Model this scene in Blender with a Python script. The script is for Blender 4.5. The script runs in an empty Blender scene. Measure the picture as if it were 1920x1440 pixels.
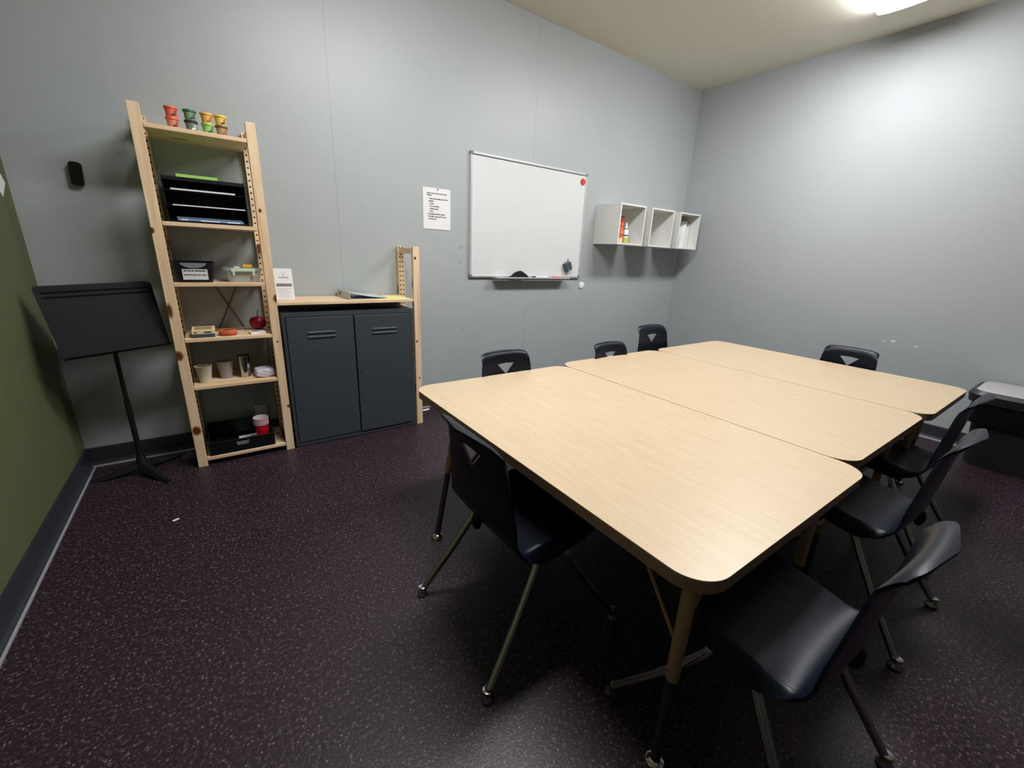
import bpy, bmesh, math, random
from mathutils import Vector, Matrix
random.seed(7)
sc = bpy.context.scene
col = sc.collection
pi = math.pi

# ------------------------------------------------------------ camera, world, light, exposure
cam_d = bpy.data.cameras.new('camera'); cam = bpy.data.objects.new('camera', cam_d); col.objects.link(cam)
cam_d.sensor_width = 36; cam_d.lens = 36*780.13/1920; cam_d.clip_start = .02
cam.matrix_world = (Matrix.Translation((.6923, -3.0041, 1.2188)) @ Matrix.Rotation(-.62343, 4, 'Z')
                    @ Matrix.Rotation(1.2695, 4, 'X') @ Matrix.Rotation(.04489, 4, 'Z'))
sc.camera = cam
w = bpy.data.worlds.new('world'); sc.world = w; w.use_nodes = True
w.node_tree.nodes['Background'].inputs[0].default_value = (.6, .65, .7, 1)
w.node_tree.nodes['Background'].inputs[1].default_value = .02
sc.view_settings.view_transform = 'Standard'; sc.view_settings.look = 'None'
sc.view_settings.gamma = 1; sc.view_settings.use_curve_mapping = False
sc.view_settings.exposure = 0.0
LAMP = 50.0

# ------------------------------------------------------------ materials
def s(r, g, b):
    f = lambda c: (c/255/12.92) if c/255 <= .04045 else ((c/255+.055)/1.055)**2.4
    return (f(r), f(g), f(b), 1)
class NT:
    def __init__(self, name):
        self.m = bpy.data.materials.new(name); self.m.use_nodes = True
        self.t = self.m.node_tree; self.b = self.t.nodes['Principled BSDF']
    def n(self, typ, **k):
        nd = self.t.nodes.new(typ)
        for a, v in k.items():
            if a in nd.inputs.keys(): nd.inputs[a].default_value = v
            else: setattr(nd, a, v)
        return nd
    def l(self, a, b): self.t.links.new(a, b)
    def math(self, op, a, b=None):
        nd = self.t.nodes.new('ShaderNodeMath'); nd.operation = op
        for i, v in enumerate((a, b)):
            if v is None: continue
            if isinstance(v, (int, float)): nd.inputs[i].default_value = v
            else: self.l(v, nd.inputs[i])
        return nd.outputs[0]
    def mix(self, f, a, b):
        nd = self.t.nodes.new('ShaderNodeMix'); nd.data_type = 'RGBA'
        for i, v in ((0, f), (6, a), (7, b)):
            if isinstance(v, (int, float, tuple)): nd.inputs[i].default_value = v
            else: self.l(v, nd.inputs[i])
        return nd.outputs[2]
def pm(name, c, rough=.5, metal=0, var=.06, nscale=12, bump=0, bscale=200, coat=0, spec=.5, trans=0, emit=0, sheen=0):
    k = NT(name); b = k.b
    tc = k.n('ShaderNodeTexCoord'); no = k.n('ShaderNodeTexNoise', Scale=nscale, Detail=4.0)
    k.l(tc.outputs['Object'], no.inputs['Vector'])
    dark = tuple(x*(1-var) for x in c[:3])+(1,); lite = tuple(min(1, x*(1+var)) for x in c[:3])+(1,)
    k.l(k.mix(no.outputs['Fac'], dark, lite), b.inputs['Base Color'])
    b.inputs['Roughness'].default_value = rough; b.inputs['Metallic'].default_value = metal
    b.inputs['Specular IOR Level'].default_value = spec; b.inputs['Coat Weight'].default_value = coat
    b.inputs['Transmission Weight'].default_value = trans
    if emit:
        b.inputs['Emission Color'].default_value = c; b.inputs['Emission Strength'].default_value = emit
    if bump:
        n2 = k.n('ShaderNodeTexNoise', Scale=float(bscale), Detail=3.0); k.l(tc.outputs['Object'], n2.inputs['Vector'])
        bp = k.n('ShaderNodeBump', Strength=bump, Distance=.002); k.l(n2.outputs['Fac'], bp.inputs['Height'])
        k.l(bp.outputs[0], b.inputs['Normal'])
    return k.m
def wall_mat(name, c, rough, spots=(), lines=(), smud=()):
    """painted panel wall: orange-peel, thin vertical panel joints at x in lines, chips (y,z,r), soft scuffs (x,z,r)"""
    k = NT(name); b = k.b; tc = k.n('ShaderNodeTexCoord'); sp = k.n('ShaderNodeSeparateXYZ'); k.l(tc.outputs['Object'], sp.inputs[0])
    no = k.n('ShaderNodeTexNoise', Scale=1.6, Detail=6.0); k.l(tc.outputs['Object'], no.inputs['Vector'])
    colr = k.mix(no.outputs['Fac'], tuple(x*.95 for x in c[:3])+(1,), tuple(x*1.05 for x in c[:3])+(1,))
    for x0 in lines:
        d = k.math('ABSOLUTE', k.math('SUBTRACT', sp.outputs[0], x0))
        f = k.math('MULTIPLY', k.math('LESS_THAN', d, .0022), .35)
        colr = k.mix(f, colr, tuple(x*.45 for x in c[:3])+(1,))
    n3 = k.n('ShaderNodeTexNoise', Scale=45.0, Detail=3.0); k.l(tc.outputs['Object'], n3.inputs['Vector'])
    for (u, z, r, ax) in spots:
        dx = k.math('SUBTRACT', sp.outputs[ax], u); dz = k.math('MULTIPLY', k.math('SUBTRACT', sp.outputs[2], z), 2.0)
        d = k.math('SQRT', k.math('ADD', k.math('MULTIPLY', dx, dx), k.math('MULTIPLY', dz, dz)))
        d = k.math('ADD', d, k.math('MULTIPLY', k.math('SUBTRACT', n3.outputs['Fac'], .5), r*1.4))
        colr = k.mix(k.math('LESS_THAN', d, r), colr, (.75, .75, .72, 1))
    for (u, z, r, ax) in smud:
        dx = k.math('SUBTRACT', sp.outputs[ax], u); dz = k.math('SUBTRACT', sp.outputs[2], z)
        d = k.math('SQRT', k.math('ADD', k.math('MULTIPLY', dx, dx), k.math('MULTIPLY', dz, dz)))
        d = k.math('ADD', d, k.math('MULTIPLY', k.math('SUBTRACT', n3.outputs['Fac'], .5), r*3.0))
        colr = k.mix(k.math('MULTIPLY', k.math('LESS_THAN', d, r), .25), colr, (.06, .06, .06, 1))
    k.l(colr, b.inputs['Base Color']); b.inputs['Roughness'].default_value = rough
    n2 = k.n('ShaderNodeTexNoise', Scale=130.0, Detail=3.0); k.l(tc.outputs['Object'], n2.inputs['Vector'])
    bp = k.n('ShaderNodeBump', Strength=.18, Distance=.002); k.l(n2.outputs['Fac'], bp.inputs['Height']); k.l(bp.outputs[0], b.inputs['Normal'])
    return k.m
def pine(name, axis, holes=False, seed=0.0, knots=()):
    k = NT(name); b = k.b; tc = k.n('ShaderNodeTexCoord'); mp = k.n('ShaderNodeMapping')
    sc_ = [14, 14, 14]; sc_[axis] = 1.1; mp.inputs['Scale'].default_value = sc_; mp.inputs['Location'].default_value = (seed, seed*1.7, seed*.6)
    k.l(tc.outputs['Object'], mp.inputs['Vector'])
    n1 = k.n('ShaderNodeTexNoise', Scale=2.2, Detail=5.0, Distortion=.6); k.l(mp.outputs[0], n1.inputs['Vector'])
    n2 = k.n('ShaderNodeTexNoise', Scale=9.0, Detail=4.0); k.l(mp.outputs[0], n2.inputs['Vector'])
    cr = k.n('ShaderNodeValToRGB'); cr.color_ramp.elements[0].position = .3; cr.color_ramp.elements[1].position = .7
    cr.color_ramp.elements[0].color = s(218, 178, 134); cr.color_ramp.elements[1].color = s(250, 226, 192)
    k.l(n1.outputs['Fac'], cr.inputs[0])
    c = k.mix(k.math('MULTIPLY', n2.outputs['Fac'], .4), cr.outputs[0], s(234, 200, 160))
    mp2 = k.n('ShaderNodeMapping'); s2 = [11, 11, 11]; s2[axis] = 3.4; mp2.inputs['Scale'].default_value = s2; mp2.inputs['Location'].default_value = (seed*3, seed, seed*2)
    k.l(tc.outputs['Object'], mp2.inputs['Vector'])
    vo = k.n('ShaderNodeTexVoronoi', Scale=1.0); k.l(mp2.outputs[0], vo.inputs['Vector'])
    kr = k.n('ShaderNodeValToRGB'); kr.color_ramp.elements[0].position = .09; kr.color_ramp.elements[1].position = .17
    kr.color_ramp.elements[0].color = (1, 1, 1, 1); kr.color_ramp.elements[1].color = (0, 0, 0, 1)
    k.l(vo.outputs['Distance'], kr.inputs[0])
    c = k.mix(kr.outputs[0], c, s(96, 54, 28))
    if holes:
        sp = k.n('ShaderNodeSeparateXYZ'); k.l(tc.outputs['Object'], sp.inputs[0])
        fz = k.math('SUBTRACT', k.math('FRACT', k.math('DIVIDE', sp.outputs[2], .032)), .5)
        fz = k.math('MULTIPLY', fz, .032)
        ay = k.math('SUBTRACT', k.math('ABSOLUTE', sp.outputs[0]), .0105)
        d = k.math('SQRT', k.math('ADD', k.math('MULTIPLY', fz, fz), k.math('MULTIPLY', ay, ay)))
        ge = k.n('ShaderNodeNewGeometry'); vt = k.n('ShaderNodeSeparateXYZ'); k.l(ge.outputs['Normal'], vt.inputs[0])
        side = k.math('GREATER_THAN', k.math('ABSOLUTE', vt.outputs[1]), .7)
        c = k.mix(k.math('MULTIPLY', k.math('LESS_THAN', d, .0050), side), c, s(30, 20, 12))
    if knots:
        sp = k.n('ShaderNodeSeparateXYZ'); k.l(tc.outputs['Object'], sp.inputs[0])
    for kx, kz, kr_ in knots:
        dx = k.math('SUBTRACT', sp.outputs[0], kx); dz = k.math('MULTIPLY', k.math('SUBTRACT', sp.outputs[2], kz), .72)
        d = k.math('SQRT', k.math('ADD', k.math('MULTIPLY', dx, dx), k.math('MULTIPLY', dz, dz)))
        d = k.math('ADD', d, k.math('MULTIPLY', k.math('SUBTRACT', n2.outputs['Fac'], .5), kr_*.6))
        c = k.mix(k.math('LESS_THAN', d, kr_*1.35), c, s(176, 118, 68)); c = k.mix(k.math('LESS_THAN', d, kr_), c, s(92, 48, 26))
    k.l(c, b.inputs['Base Color']); b.inputs['Roughness'].default_value = .55
    bp = k.n('ShaderNodeBump', Strength=.1, Distance=.002); k.l(n1.outputs['Fac'], bp.inputs['Height']); k.l(bp.outputs[0], b.inputs['Normal'])
    return k.m
def maple():
    k = NT('maple_laminate'); b = k.b; tc = k.n('ShaderNodeTexCoord'); mp = k.n('ShaderNodeMapping'); mp.inputs['Scale'].default_value = (26, 2.2, 10)
    k.l(tc.outputs['Object'], mp.inputs['Vector'])
    n1 = k.n('ShaderNodeTexNoise', Scale=2.0, Detail=7.0, Distortion=1.2); k.l(mp.outputs[0], n1.inputs['Vector'])
    n2 = k.n('ShaderNodeTexNoise', Scale=2.4, Detail=3.0); k.l(tc.outputs['Object'], n2.inputs['Vector'])
    c = k.mix(n1.outputs['Fac'], s(188, 164, 130), s(220, 200, 168))
    c = k.mix(k.math('MULTIPLY', n2.outputs['Fac'], .5), c, s(208, 184, 154))
    mp2 = k.n('ShaderNodeMapping'); mp2.inputs['Scale'].default_value = (60, 9, 10); k.l(tc.outputs['Object'], mp2.inputs['Vector'])
    n3 = k.n('ShaderNodeTexNoise', Scale=3.0, Detail=2.0); k.l(mp2.outputs[0], n3.inputs['Vector'])
    f = k.math('MULTIPLY', k.math('GREATER_THAN', n3.outputs['Fac'], .66), .22)
    c = k.mix(f, c, s(172, 142, 108))
    k.l(c, b.inputs['Base Color']); b.inputs['Roughness'].default_value = .36; b.inputs['Specular IOR Level'].default_value = .5
    n4 = k.n('ShaderNodeTexNoise', Scale=260.0, Detail=2.0); k.l(tc.outputs['Object'], n4.inputs['Vector'])
    bp = k.n('ShaderNodeBump', Strength=.06, Distance=.001); k.l(n4.outputs['Fac'], bp.inputs['Height']); k.l(bp.outputs[0], b.inputs['Normal'])
    return k.m
def floor_mat():
    k = NT('rubber_floor'); b = k.b; tc = k.n('ShaderNodeTexCoord')
    n1 = k.n('ShaderNodeTexNoise', Scale=95.0, Detail=3.0, Roughness=.75); k.l(tc.outputs['Object'], n1.inputs['Vector'])
    n2 = k.n('ShaderNodeTexNoise', Scale=1.3, Detail=4.0); k.l(tc.outputs['Object'], n2.inputs['Vector'])
    base = k.mix(n2.outputs['Fac'], s(38, 25, 34), s(48, 34, 44))
    f1 = k.math('MULTIPLY', k.math('GREATER_THAN', n1.outputs['Fac'], .585), .6)
    f2 = k.math('MULTIPLY', k.math('LESS_THAN', n1.outputs['Fac'], .43), .6)
    c = k.mix(f1, base, s(112, 92, 103)); c = k.mix(f2, c, s(16, 12, 18))
    vo = k.n('ShaderNodeTexVoronoi', Scale=115.0); k.l(tc.outputs['Object'], vo.inputs['Vector'])
    sr = k.n('ShaderNodeSeparateColor'); k.l(vo.outputs['Color'], sr.inputs[0])
    fl = k.math('MULTIPLY', k.math('GREATER_THAN', sr.outputs[0], .90), k.math('LESS_THAN', vo.outputs['Distance'], .3))
    c = k.mix(k.math('MULTIPLY', fl, .45), c, s(165, 150, 152))
    k.l(c, b.inputs['Base Color']); b.inputs['Roughness'].default_value = .42; b.inputs['Specular IOR Level'].default_value = .4
    n3 = k.n('ShaderNodeTexNoise', Scale=150.0, Detail=3.0); k.l(tc.outputs['Object'], n3.inputs['Vector'])
    bp = k.n('ShaderNodeBump', Strength=.35, Distance=.002); k.l(n3.outputs['Fac'], bp.inputs['Height']); k.l(bp.outputs[0], b.inputs['Normal'])
    return k.m
M = {}
M['floor'] = floor_mat()
M['ceil'] = pm('ceiling_paint', s(234, 229, 214), .9, var=.03, bump=.2, bscale=90)
M['wall_back'] = wall_mat('grey_wall_paint', s(173, 179, 180), .42, lines=(1.418, 2.966),
    smud=((2.31, 1.25, .012, 0), (2.30, 1.15, .01, 0), (3.69, 1.80, .012, 0), (2.33, .62, .012, 0), (3.72, .72, .01, 0), (2.95, .70, .009, 0)))
M['wall_right'] = wall_mat('grey_wall_paint_side', s(170, 175, 177), .9, spots=((-2.079, .690, .016, 1), (-2.221, .673, .011, 1), (-2.02, .677, .008, 1)))
M['green'] = wall_mat('green_wall_paint', s(93, 100, 66), .6)
M['dark_wall'] = wall_mat('charcoal_wall_paint', s(50, 50, 52), .6)
M['base'] = pm('charcoal_vinyl', s(48, 50, 57), .45, var=.08)
M['glint_strip'] = pm('pale_grey_highlight', s(150, 148, 152), .5)  # paler grey paints the highlight along the baseboard toe
M['pine_h'] = pine('pine_upright_drilled', 2, True, 1.3)
M['pine_k0'] = pine('pine_upright_knotty', 2, False, 2.7, ((-.012, .643, .015), (.0, .22, .015), (-.02, 1.255, .008)))
M['pine_k1'] = pine('pine_upright_grainy', 2, False, 5.3, ((-.004, 1.382, .006), (.024, .926, .014), (.016, .285, .006), (.0, .683, .004)))
M['pine_k2'] = pine('pine_upright_plain', 2, False, 7.9, ((-.008, 1.169, .006), (-.008, .616, .005), (.004, .35, .004)))
M['pine_x'] = pine('pine_board', 0, False, 4.1)
M['pine_y'] = pine('pine_rung', 1, False, 2.2)
M['maple'] = maple()
M['table_edge'] = pm('table_edge_band', s(152, 124, 98), .5, var=.05)
M['leg_beige'] = pm('beige_enamel', s(170, 140, 104), .45, var=.05)
M['leg_dark'] = pm('dark_steel_insert', s(72, 62, 66), .4, metal=.6)
M['navy'] = pm('navy_plastic', s(9, 15, 28), .36, var=.08, bump=.10, bscale=500, spec=.25)
M['chrome'] = pm('chrome', s(190, 190, 185), .12, metal=1, var=.02)
M['steel_grey'] = pm('grey_cabinet_steel', s(60, 66, 71), .5, var=.05, bump=.08, bscale=400)
M['steel_lite'] = pm('grey_cabinet_louver', s(84, 90, 93), .42)
M['black'] = pm('black_plastic', s(18, 19, 23), .4, var=.1)
M['blackg'] = pm('black_gloss', s(10, 10, 14), .15, var=.1)
M['blackmesh'] = pm('black_wire_mesh', s(24, 26, 30), .35, metal=.4)
M['stand'] = pm('navy_black_steel', s(6, 7, 14), .6, var=.1, bump=.1, bscale=300, spec=.18)
M['white'] = pm('white_melamine', s(226, 226, 222), .4, var=.02)
M['paper'] = pm('white_paper', s(236, 236, 236), .8, var=.02)
M['board'] = pm('whiteboard_enamel', s(222, 224, 224), .22, var=.01, spec=.4)
M['alu'] = pm('brushed_aluminium', s(205, 208, 210), .35, metal=.35, var=.03)
M['greyp'] = pm('grey_plastic', s(120, 126, 130), .5)
M['dgrey'] = pm('slate_plastic', s(66, 78, 86), .45)
M['ink'] = pm('black_ink', s(40, 40, 44), .7)
M['inkl'] = pm('pale_grey_ink', s(160, 160, 165), .7)
M['inkr'] = pm('red_brown_ink', s(150, 80, 66), .7)
M['red'] = pm('red_plastic', s(205, 52, 36), .45)
M['redcup'] = pm('red_cup_plastic', s(190, 14, 36), .3)
M['cupwhite'] = pm('cup_white_lining', s(225, 215, 222), .4)
M['orange'] = pm('orange_red_tub', s(232, 108, 76), .5)
M['orange2'] = pm('orange_tub', s(240, 160, 90), .5)
M['pink'] = pm('salmon_tub', s(226, 138, 110), .5)
M['grn'] = pm('sage_tub', s(118, 152, 116), .5)
M['dgrn'] = pm('dark_green_lid', s(50, 104, 84), .45)
M['slate'] = pm('grey_green_tub', s(116, 130, 112), .5)
M['lime'] = pm('lime_tub', s(158, 208, 108), .5)
M['yel'] = pm('yellow_tub', s(240, 206, 96), .5)
M['amber'] = pm('amber_tub', s(240, 180, 84), .5)
M['brown'] = pm('brown_lid', s(118, 74, 48), .5)
M['tan'] = pm('tan_tub', s(176, 150, 100), .5)
M['limepad'] = pm('lime_paper', s(166, 216, 110), .8)
M['blue'] = pm('blue_booklet', s(116, 150, 198), .6)
M['teal'] = pm('grey_blue_folder', s(88, 112, 126), .6)
M['apple'] = pm('dark_red_apple', s(140, 14, 34), .25, var=.25, nscale=30)
M['card'] = pm('cream_card', s(236, 212, 168), .7)
M['tin'] = pm('orange_tin', s(214, 110, 66), .4)
M['tinr'] = pm('rust_red_tin', s(170, 62, 40), .4)
M['cupw'] = pm('off_white_pot', s(200, 198, 176), .5)
M['cupg'] = pm('frosted_grey_pot', s(150, 150, 146), .4)
M['tissue'] = pm('tissue_wrap', s(222, 214, 232), .35, var=.12, nscale=60)
M['yellow'] = pm('yellow_paper', s(238, 232, 150), .8)
M['sponge'] = pm('yellow_block', s(240, 186, 60), .6)
M['binder'] = pm('pale_grey_binder', s(200, 206, 204), .4)
M['cloth'] = pm('black_felt', s(8, 8, 10), .95, bump=.4, bscale=300)
M['glue'] = pm('olive_yellow_liquid', s(190, 190, 90), .35)
M['lid'] = pm('light_grey_lid', s(176, 172, 178), .4, var=.04)
M['bag'] = pm('black_bin_bag', s(14, 14, 17), .28, bump=.5, bscale=25)
M['binb'] = pm('charcoal_bin_body', s(36, 38, 42), .45)
M['clear'] = pm('clear_polypropylene', (.9, .93, .93, 1), .15, var=.01, trans=.72)
M['clear'].node_tree.nodes['Principled BSDF'].inputs['IOR'].default_value = 1.15
M['clip'] = pm('pale_green_clip', s(206, 226, 196), .4)
M['fixture'] = pm('white_enamel_housing', s(225, 225, 222), .4, var=.01)
M['lens'] = pm('lit_diffuser', (.985, .985, 1, 1), .5, var=0, emit=LAMP)
M['lens2'] = pm('lit_diffuser_dimmer', (.985, .985, 1, 1), .5, var=0, emit=LAMP*.82)
M['putty'] = pm('white_putty', s(240, 240, 236), .6)

# ------------------------------------------------------------ mesh helpers
def box(bm, x0, x1, y0, y1, z0, z1, bev=0, seg=2):
    r = bmesh.ops.create_cube(bm, size=1)
    for v in r['verts']:
        v.co = Vector(((x0+x1)/2+v.co.x*(x1-x0), (y0+y1)/2+v.co.y*(y1-y0), (z0+z1)/2+v.co.z*(z1-z0)))
    if bev:
        es = list({e for v in r['verts'] for e in v.link_edges})
        bmesh.ops.bevel(bm, geom=es, offset=bev, segments=seg, profile=.5, affect='EDGES')
def prism(bm, pts, z0, z1):
    """pts: outline list of (x,y); extruded z0..z1"""
    a = [bm.verts.new((p[0], p[1], z0)) for p in pts]; b = [bm.verts.new((p[0], p[1], z1)) for p in pts]
    bm.faces.new(a[::-1]); bm.faces.new(b); n = len(pts)
    for i in range(n): bm.faces.new((a[i], a[(i+1) % n], b[(i+1) % n], b[i]))
def rrect(x0, x1, y0, y1, r, n=6):
    out = []
    for cx, cy, a0 in ((x1-r, y1-r, 0), (x0+r, y1-r, 90), (x0+r, y0+r, 180), (x1-r, y0+r, 270)):
        for i in range(n+1):
            a = math.radians(a0+90*i/n); out.append((cx+r*math.cos(a), cy+r*math.sin(a)))
    return out
def lathe(bm, prof, cx=0, cy=0, n=28, cap=True):
    rings = []
    for r, z in prof:
        rings.append([bm.verts.new((cx+r*math.cos(2*pi*i/n), cy+r*math.sin(2*pi*i/n), z)) for i in range(n)])
    for a, b in zip(rings, rings[1:]):
        for i in range(n): bm.faces.new((a[i], a[(i+1) % n], b[(i+1) % n], b[i]))
    if cap:
        bm.faces.new(rings[0][::-1]); bm.faces.new(rings[-1])
def crom(P, per=5):
    P = [Vector(p) for p in P]; out = []
    Q = [P[0]*2-P[1]]+P+[P[-1]*2-P[-2]]
    for i in range(1, len(Q)-2):
        for k in range(per):
            t = k/per; a, b, c, d = Q[i-1:i+3]
            out.append(.5*((2*b)+(c-a)*t+(2*a-5*b+4*c-d)*t*t+(3*b-a-3*c+d)*t**3))
    out.append(P[-1]); return out
def tube(bm, P, r, n=12, r1=None):
    P = [Vector(p) for p in P]; rings = []
    up = Vector((0, 0, 1)); nrm = None
    for i, p in enumerate(P):
        d = (P[min(i+1, len(P)-1)]-P[max(i-1, 0)]).normalized()
        if nrm is None:
            nrm = d.cross(up)
            if nrm.length < .05: nrm = d.cross(Vector((1, 0, 0)))
            nrm.normalize()
        else:
            nrm = (nrm-d*nrm.dot(d)).normalized()
        bi = d.cross(nrm); rr = r if r1 is None else r+(r1-r)*i/(len(P)-1)
        rings.append([bm.verts.new(p+(nrm*math.cos(2*pi*k/n)+bi*math.sin(2*pi*k/n))*rr) for k in range(n)])
    for a, b in zip(rings, rings[1:]):
        for k in range(n): bm.faces.new((a[k], a[(k+1) % n], b[(k+1) % n], b[k]))
    bm.faces.new(rings[0][::-1]); bm.faces.new(rings[-1])
def rot(bm, M4, since=0):
    bm.verts.ensure_lookup_table()
    for v in bm.verts[since:]: v.co = M4 @ v.co
def obj(name, bm, m, parent=None, smooth=False, loc=None, shift=None):
    """shift: world verts -> local of the parent thing"""
    if shift is None and parent is not None and parent.get('_w'): shift = Vector(parent['_w'])
    if shift is not None:
        for v in bm.verts: v.co -= Vector(shift)
    bmesh.ops.recalc_face_normals(bm, faces=bm.faces[:])
    me = bpy.data.meshes.new(name); bm.to_mesh(me); bm.free()
    me.materials.append(M[m] if isinstance(m, str) else m)
    if smooth:
        for p in me.polygons: p.use_smooth = True
        me.set_sharp_from_angle(angle=math.radians(38 if smooth is True else smooth))
    o = bpy.data.objects.new(name, me); col.objects.link(o)
    if parent is not None:
        o.parent = parent
        if parent.get('_w'): o['_w'] = (0, 0, 0); o['_w'] = parent['_w']
    if loc is not None: o.location = loc
    return o
def tag(o, label, cat, group=None):
    o['label'] = label; o['category'] = cat
    if group: o['group'] = group
    return o
def thing(name, label, cat, loc=(0, 0, 0), group=None):
    """Empty at the base point; children meshes may be given in world coordinates (shifted by obj)"""
    o = bpy.data.objects.new(name, None); col.objects.link(o); o.empty_display_size = .05
    o.location = loc; o['_w'] = tuple(loc); tag(o, label, cat, group); return o
def single(name, label, cat, bm, m, loc, group=None, smooth=False):
    o = obj(name, bm, m, smooth=smooth, shift=loc, loc=loc); return tag(o, label, cat, group)
def struct(name, bm, m, smooth=False):
    o = obj(name, bm, m, smooth=smooth); o['kind'] = 'structure'; return o
B = bmesh.new
def bxo(name, m, parent, *a, **k):
    bm = B(); box(bm, *a, **k); return obj(name, bm, m, parent)
def text_mesh(txt, size, m, name, parent, mat4, bold=0):
    cu = bpy.data.curves.new('t', 'FONT'); cu.body = txt; cu.size = size; cu.extrude = .0002; cu.offset = bold; cu.resolution_u = 2
    cu.space_line = 1.05
    to = bpy.data.objects.new('t', cu); col.objects.link(to)
    dg = bpy.context.evaluated_depsgraph_get(); me = bpy.data.meshes.new_from_object(to.evaluated_get(dg))
    bpy.data.objects.remove(to)
    bm = B(); bm.from_mesh(me); bpy.data.meshes.remove(me)
    for v in bm.verts: v.co = mat4 @ v.co
    me2 = bpy.data.meshes.new(name)
    if parent is not None and parent.get('_w'):
        for v in bm.verts: v.co -= Vector(parent['_w'])
    bm.to_mesh(me2); bm.free(); me2.materials.append(M[m])
    o = bpy.data.objects.new(name, me2); col.objects.link(o); o.parent = parent
    if parent is not None and parent.get('_w'): o['_w'] = parent['_w']
    return o
def dup(root, loc, rz, scale, label, group=None):
    r = root.copy(); col.objects.link(r); r.location = loc; r.rotation_euler = (0, 0, rz); r.scale = (scale,)*3; r['label'] = label
    if group: r['group'] = group
    for ch in list(root.children):
        c = ch.copy(); col.objects.link(c); c.parent = r
        for g in ch.children:
            d = g.copy(); col.objects.link(d); d.parent = c
    return r

# ------------------------------------------------------------ room shell
W, D, H = 5.092, -4.35, 2.91
bm = B(); box(bm, -.12, W+.12, D-.12, .12, -.1, 0); struct('floor', bm, 'floor')
bm = B(); box(bm, -.12, W+.12, D-.12, .12, H, H+.1); struct('ceiling', bm, 'ceil')
bm = B(); box(bm, -.12, W+.12, 0, .12, 0, H); struct('wall_back', bm, 'wall_back')
bm = B(); box(bm, W, W+.12, D, 0, 0, H); struct('wall_right', bm, 'wall_right')
bm = B(); box(bm, -.12, 0, D, 0, 0, H); struct('wall_left', bm, 'green')
bm = B(); box(bm, -.12, W+.12, D-.12, D, 0, H); struct('wall_front', bm, 'dark_wall')
cove = [(0, .105), (.004, .107), (.006, .10), (.006, .025), (.010, .012), (.022, .003), (.024, 0), (0, 0)]
def cove_strip(name, f, L0, L1, prof, m):
    bm = B()
    a = [bm.verts.new(f(L0, d, z)) for d, z in prof]; b = [bm.verts.new(f(L1, d, z)) for d, z in prof]; n = len(prof)
    bm.faces.new(a[::-1]); bm.faces.new(b)
    for i in range(n): bm.faces.new((a[i], a[(i+1) % n], b[(i+1) % n], b[i]))
    return struct(name, bm, m)
glint_strip = [(.0225, .0), (.0225, .006), (.0255, .0085), (.0295, .006), (.031, 0)]  # thin added strip, stands in for the light line on the cove toe
cove_strip('baseboard_back', lambda L, d, z: (L, -d, z), 0.001, W-.001, cove, 'base')
cove_strip('baseboard_left', lambda L, d, z: (d, L, z), D+.001, -.001, cove, 'base')
cove_strip('baseboard_right', lambda L, d, z: (W-d, L, z), D+.001, -.001, cove, 'base')
cove_strip('toe_highlight_1', lambda L, d, z: (L, -d, z), 0.02, W-.02, glint_strip, 'glint_strip')
cove_strip('toe_highlight_2', lambda L, d, z: (d, L, z), D+.02, -.02, glint_strip, 'glint_strip')
cove_strip('toe_highlight_3', lambda L, d, z: (W-d, L, z), D+.02, -.02, glint_strip, 'glint_strip')

# ------------------------------------------------------------ ceiling light (wraparound fixture, runs along x)
LY, LW, LH = -1.725, .155, .052
for LX0, LX1, lab in ((3.41, 4.63, 'white wraparound light on the ceiling, its end cut by the top picture edge'), (1.15, 2.37, 'white wraparound light on the ceiling between shelving and whiteboard, out of the picture')):
    t = thing('ceiling_light', lab, 'ceiling light', ((LX0+LX1)/2, LY, H), 'wraparound ceiling lights')
    bm = B(); box(bm, LX0, LX1, LY-LW*.6, LY+LW*.6, H-.03, H-.0005, bev=.004); obj('housing', bm, 'fixture', t)
    arc = [(-LW, 0)]+[(-LW*math.cos(pi*i/16), -.036-(LH-.036)*math.sin(pi*i/16)) for i in range(17)]+[(LW, 0)]
    bm = B(); a = [bm.verts.new((LX0+.006, LY+y, H-.001+z)) for y, z in arc]; b = [bm.verts.new((LX1-.006, LY+y, H-.001+z)) for y, z in arc]
    for i in range(len(arc)-1): bm.faces.new((a[i], b[i], b[i+1], a[i+1]))
    obj('diffuser', bm, 'lens' if LX0 < 3 else 'lens2', t, smooth=60)
    for xa in (LX0, LX1-.006):
        bm = B(); a = [bm.verts.new((xa, LY+y*1.01, H-.001+z*1.01)) for y, z in arc]; b = [bm.verts.new((xa+.006, LY+y*1.01, H-.001+z*1.01)) for y, z in arc]
        bm.faces.new(a); bm.faces.new(b[::-1]); n = len(arc)
        for i in range(n): bm.faces.new((a[i], a[(i+1) % n], b[(i+1) % n], b[i]))
        obj('end_cap', bm, 'fixture', t)

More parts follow.
